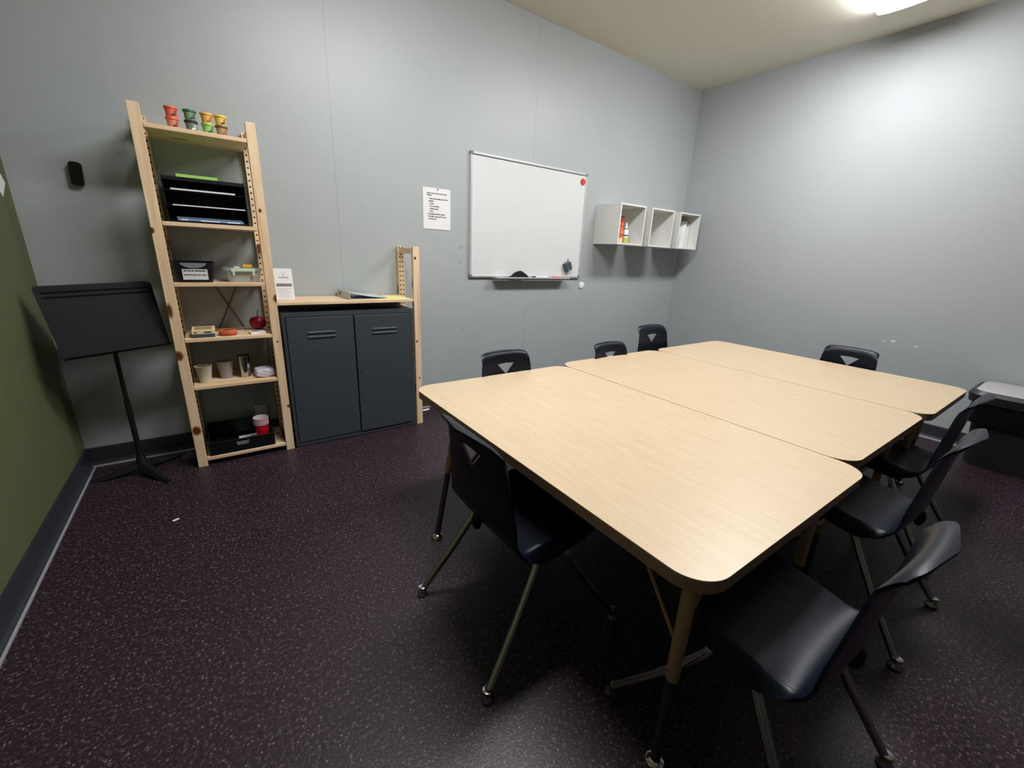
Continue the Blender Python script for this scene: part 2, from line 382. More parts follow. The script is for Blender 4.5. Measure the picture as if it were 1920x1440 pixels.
# ------------------------------------------------------------ tables
def table(cx, x0, x1, y0, y1, label, z=.600, gap=0):
    t = thing('table', label, 'table', ((x0+x1)/2, (y0+y1)/2, 0), 'maple topped activity tables pushed together')
    bm = B(); prism(bm, rrect(x0, x1, y0, y1, .085, 10), z-.0035, z)
    top = obj('tabletop', bm, 'maple', t, smooth=True)
    bm = B(); prism(bm, rrect(x0+.0005, x1-.0005, y0+.0005, y1-.0005, .085, 10), z-.034, z-.0035)
    obj('edge_band', bm, 'table_edge', t, smooth=True)
    for ix, iy in ((x0+.042, y0+.053), (x1-.205, y0+(.06 if x1 < 4 else .12)), (x0+.042, y1-.053), (x1-.205, y1-.06)):
        lean = x0 < 1.41 and ix < 1.5 and iy > -1.5                  # this leg splays outwards in the photo
        if lean: ix, iy = 1.359, -1.556
        def sh(bm):
            if lean:
                for v in bm.verts: v.co.x += v.co.z*.26; v.co.y += v.co.z*.13
            return bm
        sx = 1 if ix < (x0+x1)/2 else -1; sy = 1 if iy < (y0+y1)/2 else -1
        bm = B(); lathe(bm, [(.0145, .29), (.0155, .292), (.0165, .565)], ix, iy, 20)
        leg = obj('leg', sh(bm), 'leg_beige', t, smooth=True)
        bm = B(); lathe(bm, [(.0125, .018), (.0125, .30)], ix, iy, 16); obj('leg_insert', sh(bm), 'leg_dark', leg, smooth=True)
        bm = B(); lathe(bm, [(.020, 0), (.024, .004), (.023, .012), (.012, .02)], ix, iy, 16); obj('glide', sh(bm), 'chrome', leg, smooth=True)
        bm = B(); box(bm, min(ix, ix+sx*.10), max(ix, ix+sx*.10), iy-.03, iy+.03, .5615, .5655)
        tube(bm, [(ix, iy+sy*.015, .40), (ix-sx*.002, iy+sy*.13, .564)], .0045, 8); tube(bm, [(ix+sx*.012, iy, .46), (ix+sx*.075, iy, .564)], .007, 8)
        obj('leg_brace', sh(bm), 'leg_beige', leg)
    return t
table(0, 1.405, 2.352, -2.700, -1.212, 'maple topped table nearest the camera, closest to the shelves')
table(0, 2.357, 3.272, -2.655, -1.170, 'middle one of the three maple topped tables')
table(0, 3.277, 4.135, -2.668, -1.165, 'maple topped table farthest from the shelves, nearest the right grey wall')

# ------------------------------------------------------------ chairs
PROF = crom([(.228, .376), (.227, .405), (.208, .427), (.15, .433), (.07, .419), (-.02, .403), (-.09, .397), (-.135, .411), (-.162, .448),
             (-.169, .51), (-.178, .58), (-.186, .65), (-.195, .712), (-.201, .731), (-.213, .742), (-.235, .743)], 4)
cum = [0]
for a_, b_ in zip(PROF, PROF[1:]): cum.append(cum[-1]+(b_-a_).length)
LT = cum[-1]
def prof_at(sv):
    sv = max(0, min(LT, sv)); i = 0
    while i < len(cum)-2 and cum[i+1] < sv: i += 1
    t_ = (sv-cum[i])/(cum[i+1]-cum[i]); p = PROF[i].lerp(PROF[i+1], t_)
    return p.x, p.y
WID = [(0, .165), (.06, .19), (.2, .205), (.36, .205), (.42, .202), (.50, .200), (.62, .190), (.75, .178), (.88, .166), (.96, .158), (1, .153)]
def wid(v):
    for (a0, w0), (a1, w1) in zip(WID, WID[1:]):
        if v <= a1:
            k = (v-a0)/(a1-a0); k = k*k*(3-2*k); return w0+(w1-w0)*k
    return WID[-1][1]
def shell_pt(u, v):
    au = abs(u)
    back = max(0, min(1, (v-.50)/.1))
    drop = (.020*au+.014*au**10)*max(0, (v-.7)/.3)
    front = .03*au**6*max(0, 1-v/.15)
    sv = v*LT-drop+front
    y, z = prof_at(sv)
    x = u*wid(v)
    seat = 1-max(0, min(1, (v-.42)/.1))
    z += seat*(.012*au**2.5)*min(1, v/.1)
    z -= seat*.050*max(0, (au-.90)/.10)**1.4*min(1, v/.12)
    x -= (1 if x > 0 else -1)*seat*.004*max(0, (au-.90)/.10)
    y += back*.016*au**2.2*(1 if v < .9 else 1-(v-.9)/.1*.2)
    lip = max(0, (v-.93)/.07)
    y -= lip*.014*au**3
    z -= lip*.008*au**3
    return Vector((x, y, z))
def build_shell():
    bm = B(); NV = 84; g = []; US = [-1, -.98, -.96, -.94, -.92, -.90, -.86]+[-.80+1.6*k/22 for k in range(23)]+[.86, .90, .92, .94, .96, .98, 1]; NU = len(US)-1
    for j in range(NV+1): g.append([bm.verts.new((u_, j/NV, 0)) for u_ in US])
    for j in range(NV):
        for i in range(NU): bm.faces.new((g[j][i], g[j][i+1], g[j+1][i+1], g[j+1][i]))
    A, Bq, C_ = Vector((-.35, .890, 0)), Vector((.35, .890, 0)), Vector((0, .806, 0))
    loc_faces = [f for f in bm.faces if .77 < f.calc_center_median().y < .92 and abs(f.calc_center_median().x) < .5]
    for P, Q in ((A, Bq), (Bq, C_), (C_, A)):
        d = Q-P; nrm = Vector((-d.y, d.x, 0)).normalized()
        fs = [f for f in bm.faces if .77 < f.calc_center_median().y < .92 and abs(f.calc_center_median().x) < .5]
        geom = list({v for f in fs for v in f.verts})+list({e for f in fs for e in f.edges})+fs
        bmesh.ops.bisect_plane(bm, geom=geom, plane_co=P, plane_no=nrm)
    cen = (A+Bq+C_)/3
    def inside(p):
        r = []
        for P, Q in ((A, Bq), (Bq, C_), (C_, A)):
            d = Q-P; r.append((d.x*(p.y-P.y)-d.y*(p.x-P.x)) * (d.x*(cen.y-P.y)-d.y*(cen.x-P.x)) > 0)
        return all(r)
    kill = [f for f in bm.faces if inside(f.calc_center_median())]
    bmesh.ops.delete(bm, geom=kill, context='FACES')
    for v in bm.verts: v.co = shell_pt(v.co.x, v.co.y)
    # thickness
    bm.normal_update()
    T = .0075
    top = list(bm.verts); m2 = {}
    nr = {v: v.normal.copy() for v in top}
    bedges = [e for e in bm.edges if e.is_boundary]
    faces = list(bm.faces)
    for v in top: m2[v] = bm.verts.new(v.co-nr[v]*T)
    for f in faces: bm.faces.new([m2[v] for v in reversed(f.verts)])
    for e in bedges:
        a_, b_ = e.verts
        try: bm.faces.new((a_, b_, m2[b_], m2[a_]))
        except ValueError: pass
    return bm
def make_chair():
    t = thing('chair', 'x', 'chair', (0, 0, 0))
    del t['_w']
    sh = obj('seat_shell', build_shell(), 'navy', t, smooth=50)
    bm = B(); n0 = 0                                                 # oval boss moulded on the back of the shell
    bmesh.ops.create_uvsphere(bm, u_segments=18, v_segments=10, radius=1)
    for v in bm.verts: v.co = Vector((v.co.x*.019, -.160+v.co.y*.016, .425+v.co.z*.030))
    obj('back_boss', bm, 'navy', sh, smooth=True)
    for sx in (-1, 1):
        for fr in (0, 1):
            fy = .27 if fr else -.25; ty = .05 if fr else -.045; hx = .182 if fr else .172
            P = [(sx*.228, fy, .022), (sx*(.228+(hx-.228)*.5), fy+(ty-fy)*.52, .18), (sx*(hx+.004), ty+(fy-ty)*.08, .318),
                 (sx*(hx-.006), ty, .356), (sx*(hx-.03), ty-(.02 if fr else -.01), .383), (sx*(hx-.075), ty, .393)]
            bm = B(); tube(bm, [P[0]]+crom(P[1:], 4), .0118, 14)
            leg = obj('leg', bm, 'chrome', t, smooth=True)
            bm = B(); n_ = 16
            lathe(bm, [(.015, 0), (.019, .004), (.0185, .010), (.013, .018), (.0125, .030), (.0145, .031), (.0145, .038), (.012, .039)], sx*.229, fy+(.001 if fr else -.001), n_)
            obj('glide', bm, 'chrome', leg, smooth=True)
    bm = B()
    for ty in (.05, -.045): tube(bm, [(-.11, ty, .393), (.11, ty, .393)], .0115, 12)
    for sx in (-1, 1): box(bm, sx*.075-.02, sx*.075+.02, -.09, .12, .399, .404)
    obj('seat_frame', bm, 'chrome', t, smooth=True)
    return t
def A_(deg): return math.radians(deg)
c0 = make_chair()
GR = 'navy shell chairs around the tables'
c0.location = (1.426, -2.052, 0); c0.rotation_euler = (0, 0, A_(-90)); c0['group'] = GR
c0['label'] = 'navy plastic chair at the table end facing the shelves, seen from behind'
dup(c0, (1.717, -2.731, 0), 0, 1, 'navy plastic chair nearest the camera, at the bottom right')
dup(c0, (2.556, -2.662, 0), 0, 1, 'middle one of three navy chairs along the near right table side')
dup(c0, (3.204, -2.60, 0), 0, 1, 'navy chair beside the waste bin, farthest of the near side row')
dup(c0, (1.945, -1.372, 0), pi, .955, 'navy chair back with triangle hole showing left of whiteboard tray, below it')
dup(c0, (2.80, -1.345, 0), pi, .92, 'lowest showing navy chair back behind the middle table')
dup(c0, (3.40, -1.23, 0), pi, 1, 'navy chair nearest the far room corner, standing tallest behind tables')
dup(c0, (4.02, -2.07, 0), A_(90), .95, 'navy chair against the right grey wall side, behind the farthest table')

# ------------------------------------------------------------ pine shelving
P1, P2, P3 = .491, .933, 1.789; PW = .044; PD = .032; YF, YB = -.31, -.008
t = thing('shelving_unit', 'tall narrow pine shelving joined to a low pine side frame', 'shelves', (1.0, -.16, 0))
for x0, h, km in ((P1, 1.79, 'pine_k0'), (P2, 1.79, 'pine_k1'), (P3, 1.24, 'pine_k2')):
    for y0 in (YF, YB-PD):
        bm = B(); box(bm, x0, x0+PW, y0, y0+PD, 0, h, bev=.0015, seg=1)
        o = obj('post', bm, km if y0 == YF else 'pine_h', t, shift=(x0+PW/2, y0+PD/2, 0)); o.location = Vector((x0+PW/2, y0+PD/2, 0))-Vector(t['_w'])
    zs = (.06, .62, 1.18, h-.055) if h > 1.5 else (.06, .55, h-.045)
    for z in zs:
        bm = B(); box(bm, x0+.008, x0+PW-.008, YF+PD, YB-PD, z, z+.035); obj('rung', bm, 'pine_y', t)
SH = (1.714, 1.300, 1.013, .728, .468, .050)
for z in SH:
    bm = B(); box(bm, P1+PW+.0015, P2-.0015, YF+.002, YB-.002, z-.019, z, bev=.0015, seg=1)
    obj('shelf', bm, 'pine_x', t)
bm = B(); box(bm, P2+PW+.0015, P3-.0015, YF+.002, YB-.002, .905-.018, .905, bev=.0015, seg=1); obj('shelf', bm, 'pine_x', t)
for k in (1, -1):
    bm = B(); tube(bm, [(.757-k*.075, -.0055, .70), (.757+k*.075, -.0055, 1.02)], .0026, 8); obj('cross_brace', bm, 'dgrey', t)
bm = B()
for x in (P1+PW+.003, P2-.011):
    box(bm, x, x+.008, YB-.02, YB-.005, 1.716, 1.745, bev=.002)
obj('shelf_bracket', bm, 'pine_y', t)

# ------------------------------------------------------------ metal cabinet
CX0, CX1, CZ = .991, 1.778, .842
t = thing('metal_cabinet', 'dark grey two door metal cabinet under the low pine shelf', 'cabinet', (1.385, -.155, 0))
bm = B()
box(bm, CX0, CX0+.015, -.305, -.012, .005, CZ); box(bm, CX1-.015, CX1, -.305, -.012, .005, CZ)
box(bm, CX0+.015, CX1-.015, -.305, -.012, CZ-.024, CZ); box(bm, CX0+.015, CX1-.015, -.305, -.012, .005, .026)
box(bm, CX0+.015, CX1-.015, -.02, -.012, .026, CZ-.024)
for x in (CX0+.02, CX1-.06): box(bm, x, x+.04, -.28, -.24, 0, .006); box(bm, x, x+.04, -.08, -.04, 0, .006)
obj('cabinet_body', bm, 'steel_grey', t)
for x0, x1, yo, hs in ((CX0+.018, 1.386, 0, 1.196), (1.392, CX1-.018, .004, 1.580)):
    bm = B(); box(bm, x0, x1, -.309-yo, -.292-yo, .030, CZ-.028, bev=.003)
    d = obj('door', bm, 'steel_grey', t)
    for zz in (.722, .695):
        bm = B(); prism(bm, rrect(hs-.082, hs+.082, zz-.007, zz+.007, .0068, 5), 0, 1)
        for v in bm.verts:
            f = v.co.z; x, z = v.co.x, v.co.y
            if f > .5: x = hs+(x-hs)*.95; z = zz+(z-zz)*.45
            v.co = Vector((x, -.3088-yo-f*.007, z))
        obj('louver', bm, 'steel_lite', d, smooth=True)
    if yo:
        bm = B(); tube(bm, [(1.415, -.3125, .45), (1.415, -.3155, .45)], .004, 12); obj('lock', bm, 'ink', d)

# ------------------------------------------------------------ tubs of modelling dough on the top shelf
def tub(x, y, z, body, lid, label, mark='ink', rz=0):
    t = thing('dough_tub', label, 'tub', (x, y, z), 'small modelling dough tubs on the top shelf')
    bm = B(); lathe(bm, [(.0185, 0), (.0205, .001), (.0232, .036)], x, y, 24)
    for v in bm.verts: v.co.z += z
    b_ = obj('tub_body', bm, body, t, smooth=True)
    bm = B(); lathe(bm, [(.0245, .034), (.0268, .036), (.0268, .042), (.025, .0445), (.021, .0435)], x, y, 24)
    for v in bm.verts: v.co.z += z
    obj('tub_lid', bm, lid, t, smooth=True)
    bm = B()                                                         # curved wrap label patch
    for u0, u1, v0, v1 in ((-.5, .35, .006, .013), (-.15, .5, .016, .019), (.1, .45, .022, .027)):
        n = 6
        a = []; c = []
        for i in range(n+1):
            an = -pi/2+rz+u0+(u1-u0)*i/n
            for vv, L in ((v0, a), (v1, c)):
                r = .0207+.0028*vv/.036+.0005
                L.append(bm.verts.new((x+r*math.cos(an), y+r*math.sin(an), z+vv+.002*math.sin(an*5))))
        for i in range(n): bm.faces.new((a[i], a[i+1], c[i+1], c[i]))
    obj('label_print', bm, mark, b_)
ZT = 1.7145; DY = -.262; st = .0448
for x, cs in ((.645, (('pink', 'orange', 'ink'), ('orange', 'orange', 'ink'))), (.715, (('slate', 'ink', 'paper'), ('grn', 'dgrn', 'ink'))),
              (.780, (('lime', 'lime', 'ink'), ('amber', 'amber', 'inkr'))), (.835, (('tan', 'brown', 'inkr'), ('yel', 'yel', 'ink')))):
    for i, (b_, l_, mk) in enumerate(cs):
        nm = {'pink': 'salmon dough tub with orange-red lid, lower of the leftmost pair', 'orange': 'bright orange-red dough tub topping the leftmost pair',
              'slate': 'grey-green dough tub with black lid under the dark green lidded one', 'grn': 'sage dough tub with dark green lid, on top of a black lidded tub',
              'lime': 'lime green dough tub beneath the amber tub', 'amber': 'amber orange dough tub standing on the lime green tub',
              'tan': 'tan dough tub with brown lid beneath the yellow tub', 'yel': 'pale yellow dough tub topping the rightmost pair'}[b_]
        tub(x, DY, ZT+i*st, b_, l_, nm, mk, .5)

# ------------------------------------------------------------ letter tray with papers (second shelf)
tx0, tx1, ty0, ty1, tz = .562, .898, -.300, -.045, 1.3005
t = thing('letter_tray', 'black tiered letter tray on the second pine shelf', 'letter tray', (.73, -.17, tz))
for x in (tx0, tx1-.005):
    bm = B()
    pts = [(ty0+.03, 0), (ty1, 0), (ty1, .222), (ty0+.045, .212), (ty0+.012, .19)]
    a = [bm.verts.new((x, p[0], tz+p[1])) for p in pts]; b = [bm.verts.new((x+.005, p[0], tz+p[1])) for p in pts]
    bm.faces.new(a); bm.faces.new(b[::-1])
    for i in range(5): bm.faces.new((a[i], a[(i+1) % 5], b[(i+1) % 5], b[i]))
    obj('side_panel', bm, 'black', t)
bxo('back_panel', 'black', t, tx0+.005, tx1-.005, ty1-.004, ty1, tz, tz+.215)
LV = (.003, .072, .142, .200)
for k, z in enumerate(LV):
    bm = B(); box(bm, tx0+.005, tx1-.005, ty0+.004, ty1-.004, tz+z, tz+z+.003)
    if k == 0: box(bm, tx0+.005, tx1-.005, ty0, ty0+.004, tz+z, tz+z+.006)
    if k == 3: box(bm, tx0+.005, tx1-.005, ty0, ty0+.004, tz+z-.012, tz+z+.004)
    obj('tray_shelf', bm, 'black', t)
for (x0, x1, z, th, m, lab, nm, cat) in (
    (.590, .886, LV[1]+.0032, .005, 'paper', 'thin white paper stack on the second tray tier from the bottom', 'paper_stack', 'paper'),
    (.592, .850, LV[2]+.0032, .007, 'paper', 'white paper stack on the upper tray tier, above the other white stack', 'paper_stack', 'paper'),
    (.600, .872, LV[0]+.0032, .012, 'blue', 'pale blue booklet on the lowest tray tier', 'booklet', 'booklet'),
    (.598, .865, LV[0]+.0155, .007, 'teal', 'grey-blue folder lying over the pale blue booklet', 'folder', 'folder'),
    (.622, .785, LV[3]+.0032, .014, 'limepad', 'lime green paper pad lying on top of the letter tray', 'paper_pad', 'paper pad')):
    bm = B(); box(bm, x0, x1, ty0+.0005, ty1-.02, tz+z, tz+z+th)
    o = single(nm, lab, cat, bm, m, ((x0+x1)/2, -.17, tz+z))
    if nm == 'booklet':
        o['_w'] = tuple(o.location)
        bm = B(); box(bm, .612, .64, ty0-.0002, ty0+.0004, tz+z+.003, tz+z+.008); box(bm, .69, .77, ty0-.0002, ty0+.0004, tz+z+.003, tz+z+.008); box(bm, .80, .855, ty0-.0002, ty0+.0004, tz+z+.003, tz+z+.008)
        obj('cover_print', bm, 'paper', o)

# ------------------------------------------------------------ third shelf: black bin, clear box
bz = 1.0135
t = thing('storage_bin', 'black open bin with white label, left on the third shelf', 'bin', (.627, -.17, bz))
bm = B()
o0 = rrect(.552, .700, -.288, -.05, .012, 4); o1 = rrect(.540, .716, -.300, -.035, .014, 4); i1 = rrect(.545, .711, -.295, -.040, .012, 4); i0 = rrect(.557, .695, -.283, -.055, .010, 4)
rings = [[bm.verts.new((p[0], p[1], z)) for p in r_] for r_, z in ((o0, bz), (o1, bz+.088), (o1, bz+.098), (i1, bz+.098), (i0, bz+.004))]
n = len(o0); bm.faces.new(rings[0][::-1]); bm.faces.new(rings[-1])
for a, b in zip(rings, rings[1:]):
    for i in range(n): bm.faces.new((a[i], a[(i+1) % n], b[(i+1) % n], b[i]))
obj('bin_body', bm, 'black', t, smooth=True)
lb = B(); box(lb, .578, .682, -.3022, -.3006, bz+.014, bz+.066); lab = obj('label_card', lb, 'paper', t)
for v in lab.data.vertices: v.co.y += (1-(v.co.z-.014)/.05)*.008-.0005
bm = B(); random.seed(3)
x = .584
while x < .676:
    L = random.uniform(.005, .011); box(bm, x, min(x+L, .678), -.3028+.0035, -.3020+.0035, bz+.036+random.uniform(-.001, .001), bz+.0405); x += L+random.uniform(.001, .005)
x = .584
while x < .672:
    L = random.uniform(.008, .016); box(bm, x, min(x+L, .675), -.3033+.001, -.3025+.001, bz+.056, bz+.061); x += L+random.uniform(.001, .004)
o = obj('handwriting', bm, 'ink', lab)
bm = B(); pts = [(.054*math.cos(pi+pi*k/16), .026*math.sin(pi+pi*k/16)) for k in range(17)]
prism(bm, pts, 0, .002); rot(bm, Matrix.Translation((.628, -.3012, bz+.0965)) @ Matrix.Rotation(A_(90), 4, 'X')); obj('front_scoop', bm, 'greyp', bpy.data.objects['storage_bin'])
t = thing('clear_box', 'clear plastic clip box holding red and dark pieces on third shelf', 'storage box', (.838, -.19, bz))
bm = B()
def shellbox(bm, o0, o1, i1, i0, zs):
    rings = [[bm.verts.new((p[0], p[1], z)) for p in r_] for r_, z in zip((o0, o1, i1, i0), zs)]
    n = len(o0); bm.faces.new(rings[0][::-1]); bm.faces.new(rings[-1])
    for a, b in zip(rings, rings[1:]):
        for i in range(n): bm.faces.new((a[i], a[(i+1) % n], b[(i+1) % n], b[i]))
shellbox(bm, rrect(.768, .912, -.262, -.10, .015, 5), rrect(.756, .924, -.275, -.085, .018, 5), rrect(.7575, .9225, -.2735, -.0865, .017, 5), rrect(.7695, .9105, -.2605, -.1015, .014, 5), (bz, bz+.060, bz+.060, bz+.002))
obj('box_body', bm, 'clear', t, smooth=True)
bm = B(); prism(bm, rrect(.750, .928, -.281, -.080, .02, 5), bz+.0605, bz+.072); obj('box_lid', bm, 'clear', t, smooth=True)
bm = B(); box(bm, .784, .895, -.2865, -.2812, bz+.056, bz+.072, bev=.002); box(bm, .790, .800, -.288, -.2812, bz+.036, bz+.058, bev=.001); box(bm, .880, .890, -.288, -.2812, bz+.036, bz+.058, bev=.001)
obj('clip', bm, 'clip', t)
bm = B(); bmesh.ops.create_uvsphere(bm, u_segments=16, v_segments=10, radius=1)
for v in bm.verts: v.co = Vector((v.co.x*.034, v.co.y*.022, v.co.z*.013))
rot(bm, Matrix.Translation((.874, -.215, bz+.024)) @ Matrix.Rotation(A_(18), 4, 'Y'))
single('red_toy', 'red rounded piece inside the clear plastic box', 'toy', bm, 'red', (.874, -.215, bz+.005), smooth=True)
bm = B(); tube(bm, crom([(.785, -.22, bz+.03), (.80, -.22, bz+.042), (.82, -.215, bz+.034), (.845, -.21, bz+.026)], 4), .006, 8); tube(bm, crom([(.79, -.20, bz+.018), (.81, -.2, bz+.034), (.84, -.2, bz+.022)], 4), .006, 8)
single('scissors', 'dark green handled scissors lying inside the clear plastic box', 'scissors', bm, 'dgrn', (.815, -.21, bz+.01), smooth=True)
bm = B(); lathe(bm, [(.022, 0), (.023, .016), (.021, .016), (.020, .003)], .800, -.235, 20)
for v in bm.verts: v.co.z += bz+.0035
single('small_dish', 'small pale dish inside the clear plastic box', 'dish', bm, 'cupw', (.80, -.235, bz+.0035), smooth=True)
bm = B(); box(bm, .842, .888, -.225, -.185, bz+.073, bz+.090, bev=.004); rot(bm, Matrix.Identity(4))
single('yellow_block', 'yellow block lying on the clear plastic box lid', 'block', bm, 'sponge', (.865, -.205, bz+.0725))
bm = B(); box(bm, .800, .826, -.245, -.232, bz+.073, bz+.079, bev=.001)
single('white_eraser', 'small white eraser on the clear plastic box lid', 'eraser', bm, 'putty', (.813, -.238, bz+.0725))

# ------------------------------------------------------------ fourth shelf: games, tin, cards, apple
z4 = .7285
bm = B(); box(bm, .572, .668, -.292, -.150, z4, z4+.018, bev=.001)
single('game_box', 'thin dark game box under the cream game box, fourth shelf', 'game box', bm, 'dgrey', (.62, -.22, z4))
bm = B(); box(bm, .570, .672, -.290, -.150, z4+.0185, z4+.0385, bev=.001)
t = single('game_box', 'cream and orange game box on top of the dark one', 'game box', bm, 'card', (.62, -.22, z4+.0185)); t['_w'] = tuple(t.location)
bm = B(); box(bm, .582, .658, -.268, -.172, z4+.0386, z4+.0392); obj('cover_print', bm, 'tan', t)
bm = B(); box(bm, .580, .592, -.2912, -.2902, z4+.025, z4+.031); obj('side_print', bm, 'inkr', t)
bm = B(); box(bm, .622, .655, -.2912, -.2902, z4+.025, z4+.031); obj('side_print', bm, 'ink', t)
t = thing('round_tin', 'round orange and rust tin on the fourth shelf', 'tin', (.728, -.25, z4))
bm = B(); lathe(bm, [(.040, 0), (.042, .002), (.042, .012)], .728, -.25, 32)
for v in bm.verts: v.co.z += z4
obj('tin_base', bm, 'tinr', t, smooth=True)
bm = B(); lathe(bm, [(.0425, .012), (.0425, .026), (.040, .029), (.034, .0275)], .728, -.25, 32)
for v in bm.verts: v.co.z += z4
obj('tin_lid', bm, 'tin', t, smooth=True)
bm = B(); lathe(bm, [(.026, .0277), (.026, .0283)], .728, -.25, 24)
for v in bm.verts: v.co.z += z4
obj('lid_print', bm, 'tinr', t)
for (cx, cy, w_, d_, rz, zz, lab) in ((.866, -.250, .075, .055, 12, 0, 'white card box marked SET lying beside the tin'),):
    t = thing('card_box', lab, 'card box', (cx, cy, z4))
    R4 = Matrix.Translation((cx, cy, z4)) @ Matrix.Rotation(A_(rz), 4, 'Z')
    bm = B(); box(bm, -w_/2, w_/2, -d_/2, d_/2, 0, .012, bev=.001); rot(bm, R4); obj('box_body', bm, 'paper', t)
    text_mesh('SET', .03, 'ink', 'lettering', t, R4 @ Matrix.Translation((-.027, -.010, .0125)), .0012)
for (cx, cy, rz, lab) in ((.775, -.13, 0, 'white printed card lying behind the round tin'), (.690, -.20, 10, 'pale card lying between game boxes and round tin')):
    bm = B(); box(bm, -.03, .03, -.022, .022, 0, .002); rot(bm, Matrix.Translation((cx, cy, z4)) @ Matrix.Rotation(A_(rz), 4, 'Z'))
    if cx > .7:
        t = single('playing_card', lab, 'card', bm, 'paper', (cx, cy, z4)); t['_w'] = tuple(t.location)
        bm = B()
        for i in range(3): box(bm, cx-.005+i*.01, cx+.001+i*.01, cy-.012, cy+.012, z4+.0021, z4+.0024)
        obj('card_print', bm, 'ink', t)
t = thing('red_apple', 'dark red shiny apple with a stem on the fourth shelf', 'apple', (.885, -.115, z4))
bm = B(); pf = []
for i in range(17):
    a = -pi/2+pi*i/16; r = .044*math.cos(a)**.8 if abs(math.cos(a)) > 1e-6 else 0; z = .04+.039*math.sin(a)
    if i > 12: z -= (.012*((i-12)/4)**2)
    if i == 0: r = .006
    if i == 16: r = .003
    pf.append((max(r, .003), z))
lathe(bm, pf, .885, -.115, 28)
for v in bm.verts: v.co.z += z4
obj('apple_body', bm, 'apple', t, smooth=True)
bm = B(); tube(bm, crom([(.885, -.115, z4+.062), (.887, -.115, z4+.085), (.892, -.115, z4+.112)], 3), .0022, 8); obj('stem', bm, 'ink', t)

# ------------------------------------------------------------ fifth shelf: pots, tumbler, tissues
z5 = .4685
def cup(name, label, cat, x, y, z, r0, r1, h, m, th=.002):
    bm = B(); lathe(bm, [(r0, 0), (r1, h), (r1+.001, h+.001), (r1-th, h+.001), (r0-th, .004)], x, y, 32)
    for v in bm.verts: v.co.z += z
    return single(name, label, cat, bm, m, (x, y, z), smooth=True)
cup('pot', 'off-white plastic pot, left on the fifth shelf', 'pot', .590, -.225, z5, .027, .040, .092, 'cupw')
cup('pot', 'frosted grey plastic pot beside the steel tumbler', 'pot', .690, -.175, z5, .028, .041, .098, 'cupg')
cup('tumbler', 'tall shiny metal tumbler on the fifth shelf', 'tumbler', .783, -.205, z5, .024, .031, .128, 'chrome')
bm = B(); bmesh.ops.create_cube(bm, size=1); bmesh.ops.subdivide_edges(bm, edges=bm.edges[:], cuts=6, use_grid_fill=True)
random.seed(5)
for v in bm.verts:
    c = v.co.copy(); q = c*2
    k = 1-.07*(q.x**2*q.y**2+q.z**2*q.y**2)-.05*q.x**2*q.z**2
    v.co = Vector((c.x*.098*k, c.y*.10*k, c.z*.050*k*(1-.10*abs(q.x))))+Vector((0, .002*math.sin(q.z*7+q.x*5), .003*math.sin(q.x*9+q.y*4)*(q.z > -.9)))
rot(bm, Matrix.Translation((.877, -.225, z5+.0262)) @ Matrix.Rotation(A_(6), 4, 'Z'))
single('tissue_pack', 'crumpled white and lilac tissue pack on the fifth shelf', 'tissue pack', bm, 'tissue', (.883, -.235, z5), smooth=60)

# ------------------------------------------------------------ bottom shelf: black wire tray with red cups
zb = .0505
t = thing('desk_tray', 'black metal tray with label holder on the bottom shelf', 'tray', (.71, -.17, zb))
X0, X1, Y0, Y1 = .552, .878, -.300, -.04
bm = B(); box(bm, X0, X1, Y0, Y1, zb, zb+.004); obj('tray_base', bm, 'blackmesh', t)
bm = B(); box(bm, X0, X1, Y0, Y0+.003, zb+.004, zb+.072); tube(bm, [(X0, Y0, zb+.074), (X1, Y0, zb+.074)], .004, 10); fp = obj('front_panel', bm, 'blackmesh', t)
for x in (X0, X1-.003):
    bm = B(); box(bm, x, x+.003, Y0+.003, Y1, zb+.004, zb+.07); tube(bm, [(x+.0015, Y0, zb+.072), (x+.0015, Y0+.07, zb+.074), (x+.0015, Y1, zb+.11)], .0032, 8)
    box(bm, x, x+.003, Y0+.10, Y1, zb+.07, zb+.10)
    obj('side_panel', bm, 'blackmesh', t)
bm = B(); box(bm, X0, X1, Y1-.003, Y1, zb+.004, zb+.11); obj('back_panel', bm, 'blackmesh', t)
bm = B(); box(bm, .686, .744, Y0-.003, Y0-.0005, zb+.040, zb+.060); box(bm, .684, .690, Y0-.007, Y0-.0005, zb+.054, zb+.062); box(bm, .740, .746, Y0-.007, Y0-.0005, zb+.054, zb+.062)
obj('label_holder', bm, 'greyp', fp)
bm = B(); box(bm, .70, .86, -.285, -.08, zb+.0045, zb+.0060); rot(bm, Matrix.Identity(4))
single('paper_sheet', 'white paper sheet under the red cups in the bottom tray', 'paper', bm, 'paper', (.78, -.18, zb+.0045))
for i in range(6):
    z = zb+.0065+i*.0078; y = -.225; x = .822
    t = thing('plastic_cup', 'red plastic cup, ' + ['lowest and most visible of the nested stack', 'second from the bottom of the nested stack', 'third from the bottom of the nested stack', 'third from the top of the nested stack', 'second from the top of the nested stack', 'topmost of the nested stack, its whole rim showing'][i], 'cup', (x, y, z), 'nested red cups on the bottom shelf')
    bm = B(); lathe(bm, [(.026, 0), (.0390, .114), (.0385, .1155)], x, y, 32, cap=False)
    vs = bm.verts[:]
    for v in vs: v.co.z += z
    lathe(bm, [(.026, z), (.001, z)], x, y, 32, cap=False)
    obj('cup_body', bm, 'redcup', t, smooth=True)
    bm = B(); lathe(bm, [(.0396, .1140), (.0408, .1152), (.0408, .1165), (.0398, .1175), (.0378, .1170), (.0372, .110), (.0255, .006), (.001, .006)], x, y, 32, cap=False)
    for v in bm.verts: v.co.z += z
    obj('rim', bm, 'cupwhite', t, smooth=True)

cup('clear_cup', 'tall clear plastic cup behind the red cups on the bottom shelf', 'cup', .842, -.10, zb+.0065, .028, .042, .20, 'clear')

